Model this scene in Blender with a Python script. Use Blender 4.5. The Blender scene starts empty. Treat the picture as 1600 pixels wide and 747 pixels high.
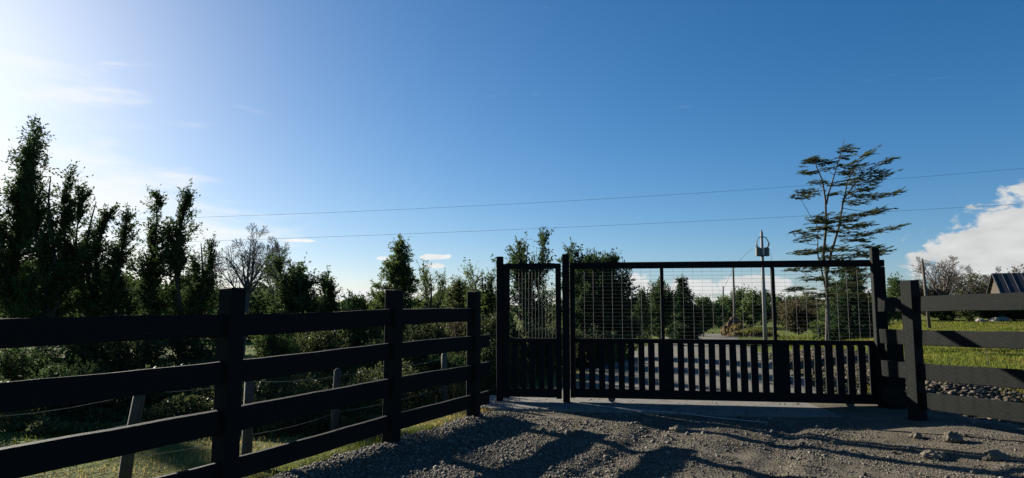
import bpy, bmesh, math, random
import numpy as np
from mathutils import Vector, Matrix

# ------------------------------------------------------------------ camera, sky, sun, exposure
SC = bpy.context.scene
COL = SC.collection
R = math.radians
CAM_H, PITCH, F, CX, CY = 1.55, math.atan(0.1), 1000.0, 800.0, 373.5
cam = bpy.data.cameras.new("camera"); camo = bpy.data.objects.new("camera", cam); COL.objects.link(camo)
cam.sensor_fit = 'HORIZONTAL'; cam.sensor_width = 36.0; cam.lens = 36.0 * F / 1600.0
cam.clip_start = 0.05; cam.clip_end = 3000
camo.location = (0, 0, CAM_H); camo.rotation_euler = (math.pi/2 + PITCH, 0, 0)
SC.camera = camo

SUN_AZ, SUN_EL = -46.0, 19.0          # degrees, azimuth measured from +Y towards +X
S = Vector((math.sin(R(SUN_AZ))*math.cos(R(SUN_EL)), math.cos(R(SUN_AZ))*math.cos(R(SUN_EL)), math.sin(R(SUN_EL))))
sl = bpy.data.lights.new("sun", 'SUN'); slo = bpy.data.objects.new("sun", sl); COL.objects.link(slo)
sl.energy = 5.0; sl.angle = R(0.5); sl.color = (1.0, 0.93, 0.80)
slo.rotation_euler = S.to_track_quat('Z', 'Y').to_euler(); slo.location = (-30, 30, 30)

SC.view_settings.view_transform = 'Standard'; SC.view_settings.look = 'None'
SC.view_settings.exposure = 1.46; SC.view_settings.gamma = 1.0; SC.view_settings.use_curve_mapping = False
SC.render.engine = 'CYCLES'
SC.cycles.max_bounces = 6; SC.cycles.diffuse_bounces = 3; SC.cycles.transmission_bounces = 4
SC.cycles.transparent_max_bounces = 8; SC.cycles.use_denoising = True

def ray(px, py):
    u, v = (px-CX)/F, (CY-py)/F
    return Vector((u, math.cos(PITCH)-v*math.sin(PITCH), math.sin(PITCH)+v*math.cos(PITCH)))
def at(px, py, Y):
    d = ray(px, py); return Vector((0, 0, CAM_H)) + d*(Y/d.y)
def azel(px, py):
    d = ray(px, py).normalized(); return math.degrees(math.atan2(d.x, d.y)), math.degrees(math.asin(d.z))

ROLL = 18.0
W = bpy.data.worlds.new("World"); SC.world = W; W.use_nodes = True
def build_world():
    nt = W.node_tree; N = nt.nodes; L = nt.links; N.clear()
    out = N.new('ShaderNodeOutputWorld'); bg = N.new('ShaderNodeBackground'); L.new(bg.outputs[0], out.inputs[0])
    bg.inputs[1].default_value = 0.056
    sky = N.new('ShaderNodeTexSky'); sky.sky_type = 'NISHITA'; sky.sun_disc = False
    sky.sun_elevation = R(SUN_EL); sky.sun_rotation = R(SUN_AZ)
    sky.altitude = 0; sky.air_density = 0.75; sky.dust_density = 0.46; sky.ozone_density = 4.6
    def math_(op, a, b=None, clamp=False):
        n = N.new('ShaderNodeMath'); n.operation = op; n.use_clamp = clamp
        for i, v in enumerate((a, b)):
            if v is None: continue
            if isinstance(v, (int, float)): n.inputs[i].default_value = v
            else: L.new(v, n.inputs[i])
        return n.outputs[0]
    hs = N.new('ShaderNodeHueSaturation'); hs.inputs['Saturation'].default_value = 1.22; 
    # the very bright air round the sun rolls off softly instead of burning out to a hard white disc
    v1 = N.new('ShaderNodeVectorMath'); v1.operation = 'MULTIPLY_ADD'; L.new(sky.outputs[0], v1.inputs[0]); v1.inputs[1].default_value = (1/ROLL,)*3; v1.inputs[2].default_value = (1, 1, 1)
    v2 = N.new('ShaderNodeVectorMath'); v2.operation = 'DIVIDE'; L.new(sky.outputs[0], v2.inputs[0]); L.new(v1.outputs[0], v2.inputs[1]); L.new(v2.outputs[0], hs.inputs['Color'])
    tc = N.new('ShaderNodeTexCoord'); sp = N.new('ShaderNodeSeparateXYZ'); L.new(tc.outputs['Generated'], sp.inputs[0])
    az = math_('MULTIPLY', math_('ARCTAN2', sp.outputs[0], sp.outputs[1]), 57.2958)
    el = math_('MULTIPLY', math_('ARCSINE', sp.outputs[2]), 57.2958)
    cv = N.new('ShaderNodeCombineXYZ'); L.new(az, cv.inputs[0]); L.new(el, cv.inputs[1])
    def noise(scale, det, rough, sx=1.0, sy=1.0, dist=0.0):
        m = N.new('ShaderNodeVectorMath'); m.operation = 'MULTIPLY'; L.new(cv.outputs[0], m.inputs[0]); m.inputs[1].default_value = (sx, sy, 1)
        n = N.new('ShaderNodeTexNoise'); L.new(m.outputs[0], n.inputs['Vector']); n.inputs['Scale'].default_value = scale
        n.inputs['Detail'].default_value = det; n.inputs['Roughness'].default_value = rough; n.inputs['Distortion'].default_value = dist
        return n.outputs[0]
    def blobs(lst):
        acc = None
        for (px, py, rx, ry, amp) in lst:
            a, e = azel(px, py); k = 0.0573*0.85
            s = N.new('ShaderNodeVectorMath'); s.operation = 'SUBTRACT'; L.new(cv.outputs[0], s.inputs[0]); s.inputs[1].default_value = (a, e, 0)
            m = N.new('ShaderNodeVectorMath'); m.operation = 'MULTIPLY'; L.new(s.outputs[0], m.inputs[0]); m.inputs[1].default_value = (1/(rx*k), 1/(ry*k), 0)
            ln = N.new('ShaderNodeVectorMath'); ln.operation = 'LENGTH'; L.new(m.outputs[0], ln.inputs[0])
            mr = N.new('ShaderNodeMapRange'); L.new(ln.outputs['Value'], mr.inputs[0])
            mr.inputs[1].default_value = 1.6; mr.inputs[2].default_value = 0.3; mr.inputs[3].default_value = 0; mr.inputs[4].default_value = amp
            acc = mr.outputs[0] if acc is None else math_('MAXIMUM', acc, mr.outputs[0])
        return acc
    def smooth(v, a, b):
        mr = N.new('ShaderNodeMapRange'); mr.interpolation_type = 'SMOOTHSTEP'; L.new(v, mr.inputs[0])
        mr.inputs[1].default_value = a; mr.inputs[2].default_value = b; return mr.outputs[0]
    # cumulus: the large bank at the right, the low ones behind the gate, the small ones over the left fence
    cum = blobs([(1650, 415, 175, 82, 1.0), (1590, 372, 75, 52, .95), (1510, 392, 60, 26, .9), (1484, 380, 22, 8, .75), (1560, 350, 45, 24, .8),
                 (1440, 424, 46, 12, .45), (1780, 380, 200, 110, 1.0),
                 (985, 452, 55, 28, .85), (1075, 455, 70, 26, .8), (1175, 452, 62, 32, .9), (1120, 480, 120, 24, .8), (1260, 470, 90, 22, .8), (1340, 455, 60, 18, .6),
                 (682, 401, 38, 7, .8), (600, 404, 16, 5, .75), (683, 416, 26, 7, .72), (508, 438, 22, 6, .8), (565, 462, 55, 13, .95), (650, 468, 60, 14, .8), (480, 465, 40, 10, .7), (820, 470, 60, 14, .7),
                 (470, 376, 45, 4, .7)])
    nz = noise(1.0, 7, .6, .55, .95, .3)
    dens = smooth(math_('ADD', cum, math_('MULTIPLY', math_('SUBTRACT', nz, .5), 1.05)), .42, .60)
    # thin streaks low over the trees at the left, towards the sun
    wis = blobs([(120, 300, 190, 70, .9), (300, 362, 170, 40, .85), (60, 390, 260, 70, .9), (230, 420, 200, 50, .8), (-150, 330, 260, 120, .9), (430, 380, 110, 16, .5), (60, 130, 240, 60, .45)])
    wn = noise(1.0, 6, .55, .16, .85, .4)
    wd = math_('MULTIPLY', smooth(math_('ADD', wis, math_('MULTIPLY', math_('SUBTRACT', wn, .5), 1.6)), 0.25, 1.0), .66)
    # cloud shade: body noise only
    sh = N.new('ShaderNodeMapRange'); L.new(noise(1.0, 4, .5, .35, .8), sh.inputs[0]); sh.inputs[1].default_value = .3; sh.inputs[2].default_value = .7; sh.inputs[3].default_value = 0.86; sh.inputs[4].default_value = 1.08
    cc = N.new('ShaderNodeMix'); cc.data_type = 'RGBA'; cc.inputs[6].default_value = (0, 0, 0, 1); cc.inputs[7].default_value = (4.5, 4.6, 4.6, 1)
    cc.clamp_factor = False; 
    br = N.new('ShaderNodeMapRange'); L.new(az, br.inputs[0]); br.inputs[1].default_value = -10; br.inputs[2].default_value = 32; br.inputs[3].default_value = 1.28; br.inputs[4].default_value = 1.0
    L.new(math_('MULTIPLY', sh.outputs[0], br.outputs[0]), cc.inputs[0])
    m1 = N.new('ShaderNodeMix'); m1.data_type = 'RGBA'; L.new(wd, m1.inputs[0]); L.new(hs.outputs[0], m1.inputs[6]); m1.inputs[7].default_value = (6.6, 6.5, 6.0, 1)
    m2 = N.new('ShaderNodeMix'); m2.data_type = 'RGBA'; L.new(dens, m2.inputs[0]); L.new(m1.outputs[2], m2.inputs[6]); L.new(cc.outputs[2], m2.inputs[7])
    L.new(m2.outputs[2], bg.inputs[0])
build_world()

# ------------------------------------------------------------------ helpers
RNG = np.random.default_rng(11)
random.seed(5)
def tag(o, label=None, cat=None, group=None, kind=None):
    if label: o['label'] = label
    if cat: o['category'] = cat
    if group: o['group'] = group
    if kind: o['kind'] = kind
    return o
def empty(name, loc=(0, 0, 0), rz=0.0):
    o = bpy.data.objects.new(name, None); COL.objects.link(o); o.location = loc; o.rotation_euler = (0, 0, rz); o.empty_display_size = .1
    return o
def link(name, me, parent=None, mat=None):
    o = bpy.data.objects.new(name, me); COL.objects.link(o)
    if parent is not None: o.parent = parent
    if mat is not None and not me.materials: me.materials.append(mat)
    return o
def np_mesh(name, v, f, attr=None, smooth=False):
    """v (n,3), f (m,k) -> mesh; attr = per-vertex float 'tone'"""
    me = bpy.data.meshes.new(name); v = np.asarray(v, np.float32); f = np.asarray(f, np.int32)
    me.vertices.add(len(v)); me.vertices.foreach_set('co', v.ravel())
    me.loops.add(f.size); me.loops.foreach_set('vertex_index', f.ravel())
    me.polygons.add(len(f)); me.polygons.foreach_set('loop_start', np.arange(0, f.size, f.shape[1], dtype=np.int32))
    if smooth: me.polygons.foreach_set('use_smooth', np.ones(len(f), bool))
    if attr is not None:
        a = me.attributes.new('tone', 'FLOAT', 'POINT'); a.data.foreach_set('value', np.asarray(attr, np.float32))
    me.update(calc_edges=True)
    return me
def norm(a): return a/np.maximum(np.linalg.norm(a, axis=-1, keepdims=True), 1e-9)
def tubes(p0, p1, r0, r1, n=4):
    p0, p1 = np.asarray(p0, float), np.asarray(p1, float); m = len(p0); r0 = np.broadcast_to(r0, m); r1 = np.broadcast_to(r1, m)
    d = norm(p1-p0); ref = np.where(np.abs(d[:, 2:3]) < .9, np.array([[0, 0, 1.]]), np.array([[1., 0, 0]]))
    a = norm(np.cross(d, ref)); b = np.cross(d, a)
    th = np.arange(n)*2*math.pi/n; c, s = np.cos(th)[None, :, None], np.sin(th)[None, :, None]
    ring = a[:, None]*c + b[:, None]*s
    v = np.concatenate([p0[:, None]+ring*r0[:, None, None], p1[:, None]+ring*r1[:, None, None]], 1).reshape(-1, 3)
    i = np.arange(n); j = (i+1) % n
    q = np.stack([i, j, j+n, i+n], 1)
    f = (q[None]+(np.arange(m)*2*n)[:, None, None]).reshape(-1, 4)
    return v, f
def join(parts):
    vs, fs, off = [], [], 0
    for v, f in parts:
        vs.append(v); fs.append(f+off); off += len(v)
    return np.concatenate(vs), np.concatenate(fs)
def polytube(pts, radii, n=8, cap=True):
    """continuous tube through points, bmesh"""
    bm = bmesh.new(); rings = []
    P = [Vector(p) for p in pts]
    for i, p in enumerate(P):
        d = (P[min(i+1, len(P)-1)]-P[max(i-1, 0)]).normalized()
        ref = Vector((0, 0, 1)) if abs(d.z) < .9 else Vector((1, 0, 0))
        a = d.cross(ref).normalized(); b = d.cross(a); r = radii[i] if hasattr(radii, '__len__') else radii
        rings.append([bm.verts.new(p+(a*math.cos(t)+b*math.sin(t))*r) for t in [2*math.pi*k/n for k in range(n)]])
    for r0, r1 in zip(rings, rings[1:]):
        for k in range(n): bm.faces.new((r0[k], r0[(k+1) % n], r1[(k+1) % n], r1[k]))
    if cap: bm.faces.new(rings[0]); bm.faces.new(rings[-1])
    bmesh.ops.recalc_face_normals(bm, faces=bm.faces)
    for f in bm.faces: f.smooth = len(f.verts) == 4
    return bm
def bm_obj(name, bm, mat, parent=None):
    me = bpy.data.meshes.new(name); bm.to_mesh(me); bm.free(); return link(name, me, parent, mat)
def board(name, lo, hi, mat, parent=None, bev=.006, warp=.003, seed=0, skew=None):
    bm = bmesh.new(); bmesh.ops.create_cube(bm, size=1.0)
    lo, hi = Vector(lo), Vector(hi); rr = random.Random(seed)
    for v in bm.verts:
        v.co = Vector([lo[i]+(hi[i]-lo[i])*(v.co[i]+.5)+rr.uniform(-warp, warp) for i in range(3)])
        if skew: v.co += Vector(skew(v.co))
    bmesh.ops.bevel(bm, geom=bm.edges[:], offset=bev, segments=1, affect='EDGES')
    if hi.x-lo.x > 1.2 and warp >= .004:
        for k in range(1, 9):
            bmesh.ops.bisect_plane(bm, geom=bm.verts[:]+bm.edges[:]+bm.faces[:], plane_co=(lo.x+(hi.x-lo.x)*k/9, 0, 0), plane_no=(1, 0, 0))
        a1, a2, p1, p2 = rr.uniform(.002, .006), rr.uniform(.002, .006), rr.random()*6, rr.random()*6
        for v in bm.verts:
            v.co.z += a1*math.sin(v.co.x*2.1+p1)+.002*math.sin(v.co.x*9+p2); v.co.y += a2*math.sin(v.co.x*1.7+p2)
    return bm_obj(name, bm, mat, parent)
_lat = {}
def vnoise(x, y, scale, seed=0):
    key = seed
    if key not in _lat: _lat[key] = np.random.default_rng(1000+seed).random((256, 256))
    g = _lat[key]; x = np.asarray(x)/scale; y = np.asarray(y)/scale
    xi, yi = np.floor(x).astype(int), np.floor(y).astype(int); fx, fy = x-xi, y-yi
    fx = fx*fx*(3-2*fx); fy = fy*fy*(3-2*fy)
    a, b, c, d = g[xi % 256, yi % 256], g[(xi+1) % 256, yi % 256], g[xi % 256, (yi+1) % 256], g[(xi+1) % 256, (yi+1) % 256]
    return a*(1-fx)*(1-fy)+b*fx*(1-fy)+c*(1-fx)*fy+d*fx*fy
def fbm(x, y, scale, oct=4, seed=0):
    t, a, w = 0, 1.0, 0
    for k in range(oct): t = t+a*vnoise(x, y, scale/2**k, seed+k); w += a; a *= .5
    return t/w
def sstep(x, a, b):
    t = np.clip((np.asarray(x, float)-a)/(b-a), 0, 1); return t*t*(3-2*t)

# ------------------------------------------------------------------ materials
def material(name, cols, rough=.8, scale=8, stretch=(1, 1, 1), bump=.3, bscale=60, attr=False, spec=.3, transl=0, detail=6, tone=(.55, 1.5), bstretch=None, bdist=.01):
    m = bpy.data.materials.new(name); m.use_nodes = True; nt = m.node_tree; N, L = nt.nodes, nt.links
    p = N['Principled BSDF']; p.inputs['Roughness'].default_value = rough; p.inputs['Specular IOR Level'].default_value = spec
    tc = N.new('ShaderNodeTexCoord'); mp = N.new('ShaderNodeMapping'); mp.inputs['Scale'].default_value = stretch; L.new(tc.outputs['Object'], mp.inputs[0])
    nz = N.new('ShaderNodeTexNoise'); nz.inputs['Scale'].default_value = scale; nz.inputs['Detail'].default_value = detail; nz.inputs['Roughness'].default_value = .6; L.new(mp.outputs[0], nz.inputs['Vector'])
    cr = N.new('ShaderNodeValToRGB'); L.new(nz.outputs[0], cr.inputs[0]); e = cr.color_ramp.elements
    n = len(cols)
    for i, c in enumerate(cols):
        pos = .3+.4*i/max(1, n-1)
        el = e[i] if i < 2 else e.new(pos)
        el.position = pos; el.color = (*c, 1)
    col = cr.outputs[0]
    if attr:
        at_ = N.new('ShaderNodeAttribute'); at_.attribute_name = 'tone'
        mr = N.new('ShaderNodeMapRange'); L.new(at_.outputs['Fac'], mr.inputs[0]); mr.inputs[3].default_value = tone[0]; mr.inputs[4].default_value = tone[1]
        mx = N.new('ShaderNodeMix'); mx.data_type = 'RGBA'; mx.blend_type = 'MULTIPLY'; mx.inputs[0].default_value = 1.0
        L.new(col, mx.inputs[6]); L.new(mr.outputs[0], mx.inputs[7]); col = mx.outputs[2]
    L.new(col, p.inputs['Base Color'])
    if bump:
        mp2 = N.new('ShaderNodeMapping'); mp2.inputs['Scale'].default_value = bstretch or stretch; L.new(tc.outputs['Object'], mp2.inputs[0])
        bn = N.new('ShaderNodeTexNoise'); bn.inputs['Scale'].default_value = bscale; bn.inputs['Detail'].default_value = 5; L.new(mp2.outputs[0], bn.inputs['Vector'])
        b = N.new('ShaderNodeBump'); b.inputs['Strength'].default_value = bump; b.inputs['Distance'].default_value = bdist; L.new(bn.outputs[0], b.inputs['Height']); L.new(b.outputs[0], p.inputs['Normal'])
    if transl:
        tr = N.new('ShaderNodeBsdfTranslucent'); mxs = N.new('ShaderNodeMixShader'); mxs.inputs[0].default_value = transl
        hs = N.new('ShaderNodeHueSaturation'); hs.inputs['Value'].default_value = 1.5; L.new(col, hs.inputs['Color']); L.new(hs.outputs[0], tr.inputs['Color'])
        L.new(p.outputs[0], mxs.inputs[1]); L.new(tr.outputs[0], mxs.inputs[2]); L.new(mxs.outputs[0], N['Material Output'].inputs[0])
    return m
M = {}
M['rail'] = material('black_stained_rail', [(.004, .005, .0046), (.0085, .0105, .0095), (.006, .007, .0064), (.018, .020, .017)], .8, 6, (1, 7, 9), .5, 26, spec=.12, bstretch=(1, 9, 9))
M['post'] = material('black_stained_post', [(.004, .005, .0046), (.0085, .0105, .0095), (.006, .007, .0064), (.018, .020, .017)], .8, 6, (9, 9, 1), .5, 26, spec=.12, bstretch=(9, 9, 1))
M['steel'] = material('galvanised_wire', [(.13, .13, .125), (.21, .205, .195)], .5, 20, bump=0, spec=.5)
M['gatewheel'] = material('dark_steel', [(.03, .03, .03), (.06, .055, .05)], .45, 20, bump=.1, spec=.5)
M['weathered'] = material('weathered_grey_wood', [(.045, .04, .032), (.10, .09, .072)], .85, 8, (8, 8, 1), .5, 30)
M['polewood'] = material('old_pole_wood', [(.055, .045, .035), (.12, .10, .08)], .85, 6, (8, 8, .6), .4, 30)
M['concrete'] = material('concrete', [(.095, .09, .078), (.17, .16, .142), (.12, .113, .098)], .85, 3, bump=.3, bscale=70, spec=.25)
M['poleconc'] = material('pole_concrete', [(.16, .16, .155), (.24, .24, .23)], .85, 3, bump=.2, bscale=30)
M['transformer'] = material('transformer_paint', [(.05, .055, .06), (.085, .09, .095)], .5, 5, bump=0, spec=.4)
M['gravel'] = material('gravel_earth', [(.052, .042, .029), (.094, .079, .057), (.138, .119, .090)], .95, 1.6, bump=.9, bscale=45, detail=9, spec=.15, bdist=.02)
M['pebble'] = material('pebbles', [(.072, .063, .048), (.165, .146, .118)], .85, 30, bump=.3, bscale=80, attr=True, spec=.25, tone=(.45, 1.5))
M['rubble'] = material('rubble_stones', [(.034, .026, .017), (.092, .075, .055)], .9, 9, bump=.3, bscale=60, attr=True, spec=.2, tone=(.35, 1.7))
M['rock'] = material('field_rock', [(.13, .115, .09), (.26, .235, .195)], .85, 7, bump=.6, bscale=20)
M['clod'] = material('earth_clod', [(.085, .07, .05), (.16, .135, .10)], .95, 9, bump=.9, bscale=24, bdist=.02)
M['ground'] = material('meadow_soil', [(.045, .06, .018), (.085, .105, .03), (.13, .12, .05)], .95, .9, bump=.8, bscale=12, detail=9, spec=.02, bdist=.05)
M['road'] = material('road_gravel', [(.09, .084, .07), (.15, .142, .12)], .95, 1.2, bump=.6, bscale=25, detail=8, spec=.15)
M['grass'] = material('grass_blades', [(.060, .080, .010), (.10, .115, .018), (.17, .125, .032)], .8, .42, bump=0, attr=True, spec=.03, transl=.35)
M['drygrass'] = material('dry_grass_blades', [(.17, .135, .045), (.26, .20, .075)], .7, 1.2, bump=0, attr=True, spec=.03, transl=.35)
M['rustgrass'] = material('rust_brown_fern', [(.22, .10, .025), (.36, .19, .05)], .7, 2, bump=0, attr=True, spec=.03, transl=.4)
M['bark'] = material('grey_bark', [(.03, .026, .021), (.075, .065, .054)], .9, 10, (4, 4, 1), .5, 30)
M['barebark'] = material('bare_twig_bark', [(.075, .06, .05), (.13, .11, .09)], .9, 10, (4, 4, 1), 0, 30)
M['leaf_dark'] = material('evergreen_leaves', [(.030, .050, .018), (.052, .080, .026)], .7, 1.2, bump=0, attr=True, spec=.02, transl=.30)
M['leaf_mid'] = material('mid_green_leaves', [(.048, .075, .022), (.085, .115, .034)], .7, 1.2, bump=0, attr=True, spec=.02, transl=.34)
M['leaf_olive'] = material('olive_leaves', [(.048, .062, .024), (.082, .094, .036)], .5, 1.2, bump=0, attr=True, spec=.03, transl=.28)
M['leaf_brown'] = material('brown_leaves', [(.045, .042, .024), (.085, .068, .034)], .6, 1.2, bump=0, attr=True, spec=.03, transl=.32)
M['needle'] = material('conifer_needles', [(.022, .040, .018), (.040, .062, .024)], .5, 1.2, bump=0, attr=True, spec=.03, transl=.22)
M['wattle'] = material('wattle_leaves', [(.034, .045, .020), (.064, .072, .032)], .5, 1.2, bump=0, attr=True, spec=.03, transl=.25)
M['dirt'] = material('rusty_earth', [(.05, .030, .017), (.105, .058, .028)], .95, 1.6, bump=.8, bscale=8, bdist=.08)
M['roof'] = material('dark_roof_sheet', [(.020, .022, .026), (.035, .037, .042)], .6, 2, (1, 1, 1), .2, 20)
M['shingle'] = material('brown_timber_wall', [(.032, .025, .018), (.062, .048, .034)], .85, 4, (1, 6, 8), .3, 20)
M['glass'] = material('window_glass', [(.03, .035, .04), (.05, .055, .06)], .12, 2, bump=0, spec=.6)
M['cable'] = material('cable_black', [(.02, .02, .022), (.035, .035, .04)], .6, 5, bump=0)
M['palewire'] = material('pale_wire', [(.45, .44, .40), (.6, .58, .52)], .5, 5, bump=0)

# ------------------------------------------------------------------ lie of the land
LF0, LFD = np.array([-1.31, 7.14]), np.array([.452, .892]); LFD = LFD/np.linalg.norm(LFD)     # left fence line
LFN = np.array([LFD[1], -LFD[0]])                                                            # towards the yard
RF0, RFD = np.array([5.145, 8.30]), np.array([.33, -.944])                                    # right fence line
G0, G1 = np.array([-.19, 10.2]), np.array([5.31, 9.30]); GL = float(np.linalg.norm(G1-G0)); GD = (G1-G0)/GL; GN = np.array([-GD[1], GD[0]])
def terrain(x, y):
    x, y = np.asarray(x, float), np.asarray(y, float)
    a = x/np.maximum(y, 3.0)
    w = 1-sstep(a, .44, .64)
    z = -.03*np.clip(y-14, 0, 60)*w
    z = z + .05*(fbm(x, y, 9, 3, 40)-.5)*sstep(y, 11, 16) + .10*(fbm(x, y, 2.2, 4, 44)-.5)*sstep(np.abs(y-10)+np.abs(x-3)*.7, 4, 8)*(y > 11)
    # rubble bank right of the drive
    c = 6.1+.28*(y-10)
    z = z + .22*np.exp(-((x-c-.9)/1.0)**2)*sstep(y, 9.6, 11)*(1-sstep(y, 22, 30))
    # left strip behind the fence falls away a little
    s = (x-LF0[0])*LFN[0]+(y-LF0[1])*LFN[1]
    z = z - .10*sstep(-s, .2, 1.2)*(1-sstep(y, 11, 14))
    return z
def yard_mask(x, y):
    s = (x-LF0[0])*LFN[0]+(y-LF0[1])*LFN[1]
    r = (x-RF0[0])*RFD[1]-(y-RF0[1])*RFD[0]         # >0 : left of the right fence line (yard side)
    g = (x-G0[0])*GN[0]+(y-G0[1])*GN[1]
    n = (fbm(x, y, .7, 3, 3)-.5)*.35
    return (s+n > -.10) & (g < 0.5) & (r > -0.9+n*2) & (y > -7)
def yard_relief(x, y):
    # wheel ruts sweep in through the gate; loose stones heaped between
    q = x-.25*(y-8)+.6*np.sin(y*.5)
    ruts = -.026*np.exp(-((q-1.3)/.17)**4)-.026*np.exp(-((q-2.9)/.17)**4)+.02*np.exp(-((q-.95)/.16)**2)+.02*np.exp(-((q-3.25)/.16)**2)+.025*np.exp(-((q-2.1)/.3)**2)
    s = (x-LF0[0])*LFN[0]+(y-LF0[1])*LFN[1]
    berm = .06*np.exp(-((s-.15)/.3)**2)
    rough = .034*(fbm(x, y, 1.1, 3, 7)-.5)+.028*(fbm(x, y, .2, 3, 17)-.5)
    g = (x-G0[0])*GN[0]+(y-G0[1])*GN[1]
    flat = 1-sstep(g, -1.3, -.9)
    r = (x-RF0[0])*RFD[1]-(y-RF0[1])*RFD[0]
    rise = .08*sstep(x, 3.5, 5.5)
    return (ruts*(1+.6*(fbm(x, y, 1.2, 2, 9)-.5))+berm+rough)*flat+rise
def grid(xs, ys, zf):
    X, Y = np.meshgrid(xs, ys); Z = zf(X, Y); v = np.stack([X, Y, Z], -1).reshape(-1, 3)
    nx, ny = len(xs), len(ys); i = np.arange(nx-1)[None]+np.arange(ny-1)[:, None]*nx
    f = np.stack([i, i+1, i+1+nx, i+nx], -1).reshape(-1, 4); return v, f
def spread(lo, hi, step, far, n):
    a = np.arange(lo, hi, step); t = np.geomspace(step*1.2, far, n); return np.concatenate([lo-np.cumsum(np.diff(np.concatenate([[0], t])))[::-1], a, hi+np.cumsum(np.diff(np.concatenate([[0], t])))])
def zground(x, y): return terrain(x, y)-.03*yard_mask(x, y)-.05
xs = spread(-7, 22, .22, 700, 40); ys = spread(3, 34, .22, 900, 46)
v, f = grid(xs, ys, lambda x, y: terrain(x, y)-.16*yard_mask(x, y))
tag(link('ground', np_mesh('ground', v, f, smooth=True), mat=M['ground']), kind='structure')
xs = np.arange(-6.5, 9, .05); ys = np.arange(-7, 11, .05)
v, f = grid(xs, ys, lambda x, y: terrain(x, y)+yard_relief(x, y))
c = v[f].mean(1); f = f[yard_mask(c[:, 0], c[:, 1])]
used = np.unique(f); re = np.full(len(v), -1); re[used] = np.arange(len(used))
tag(link('gravel_yard', np_mesh('gravel_yard', v[used], re[f], smooth=True), mat=M['gravel']), kind='structure')
def yz(x, y):
    return terrain(x, y)+np.where(yard_mask(x, y), yard_relief(x, y), 0)
# the drive beyond the gate
ty = np.concatenate([np.arange(10.55, 30, .4), np.arange(30, 64, 1.0)])
rows = []
for y in ty:
    cx = 2.6+(y-10.5)*.305+.0012*(y-10.5)**2*0; hw = 2.45+.5*sstep(y, 30, 60)
    for k in np.linspace(-1, 1, 13):
        x = cx+k*(hw+.25*(vnoise(np.array(y), np.array(k*3.), 1.3, 60)-.5)); rows.append((x, y, float(terrain(x, y))+.03-.03*abs(k)**3+.015*float(vnoise(np.array(x), np.array(y), .6, 61))))
# bends left under the trees
last = ty[-1]
n = 13; i = np.arange(n-1)[None]+np.arange(len(ty)-1)[:, None]*n
f = np.stack([i, i+1, i+1+n, i+n], -1).reshape(-1, 4)
tag(link('road', np_mesh('road', rows, f, smooth=True), mat=M['road']), kind='structure')

# concrete strip under the gate
gate_rz = math.atan2(GD[1], GD[0])
def gl(x, y, z=0): p = G0+GD*x+GN*y; return Vector((p[0], p[1], z))
bm = bmesh.new()
n = 40
prof = [(-.68, -.2), (-.68, .028), (-.64, .034), (.55, .034), (.62, .02), (.62, -.2)]
rows = []
for k in range(n+1):
    x = -.35+(GL+.75)*k/n; j = .02*math.sin(k*2.1)
    if k == 0: pr = [(max(y, -.55)+(.1 if y < 0 else 0), z) for y, z in prof]
    else: pr = [(y+(j if y < 0 else 0), z) for y, z in prof]
    rows.append([bm.verts.new((x, y, z+.006*k/n)) for y, z in pr])
for a, b in zip(rows, rows[1:]):
    for k in range(len(prof)-1): bm.faces.new((a[k], b[k], b[k+1], a[k+1]))
bm.faces.new(rows[0]); bm.faces.new(rows[-1]); bmesh.ops.recalc_face_normals(bm, faces=bm.faces)
sl_o = bm_obj('concrete_strip', bm, M['concrete']); sl_o.location = (G0[0], G0[1], 0); sl_o.rotation_euler = (0, 0, gate_rz); tag(sl_o, kind='structure')

# ------------------------------------------------------------------ gates
def gsx(px):       # local x on the gate plane for a pixel column near the gate's height
    u = (px-CX)/F; d = ray(px, 500); k = d.x/d.y
    return float((k*G0[1]-G0[0])/(GD[0]-k*GD[1]))
def gpost(px0, px1, top, y0, y1, label, group='square timber gate posts', zb=-.1):
    a, b = gsx(px0), gsx(px1); o = empty('gate_post', gl((a+b)/2, 0), gate_rz); h = (b-a)/2
    me = board('shaft', (-h, y0, zb), (h, y1, top), M['post'], o, seed=int(px0))
    tag(o, label, 'gate post', group); return o
gpost(776.5, 786, 2.285, -.05, .05, 'slim black gate post at the hinge side of the narrow gate, nearest the left fence')
gpost(879.5, 889.5, 2.315, -.05, .05, 'black gate post standing between the narrow gate and the wide gate')
gpost(1366, 1377.5, 2.35, -.055, .055, 'tallest black gate post, at the right end of the wide gate, sunlit on one edge')
gpost(1375.5, 1402, 1.0, -.16, -.075, 'short thick black post stump in front of the right end of the wide gate')
def zmesh_grid(name, x0, x1, z0, z1, vx, hz, y, parent, r=.0015):
    p0, p1 = [], []
    for x in vx: p0.append((x, y, z0)); p1.append((x, y, z1))
    for z in hz: p0.append((x0, y+.004, z)); p1.append((x1, y+.004, z))
    v, f = tubes(p0, p1, r, r, 4)
    return tag(link(name, np_mesh(name, v, f), parent, M['steel']), kind='stuff')
TOP0, TOP1, MID0, MID1, BOT0, BOT1 = 2.085, 2.172, .935, 1.003, .10, .232
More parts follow.
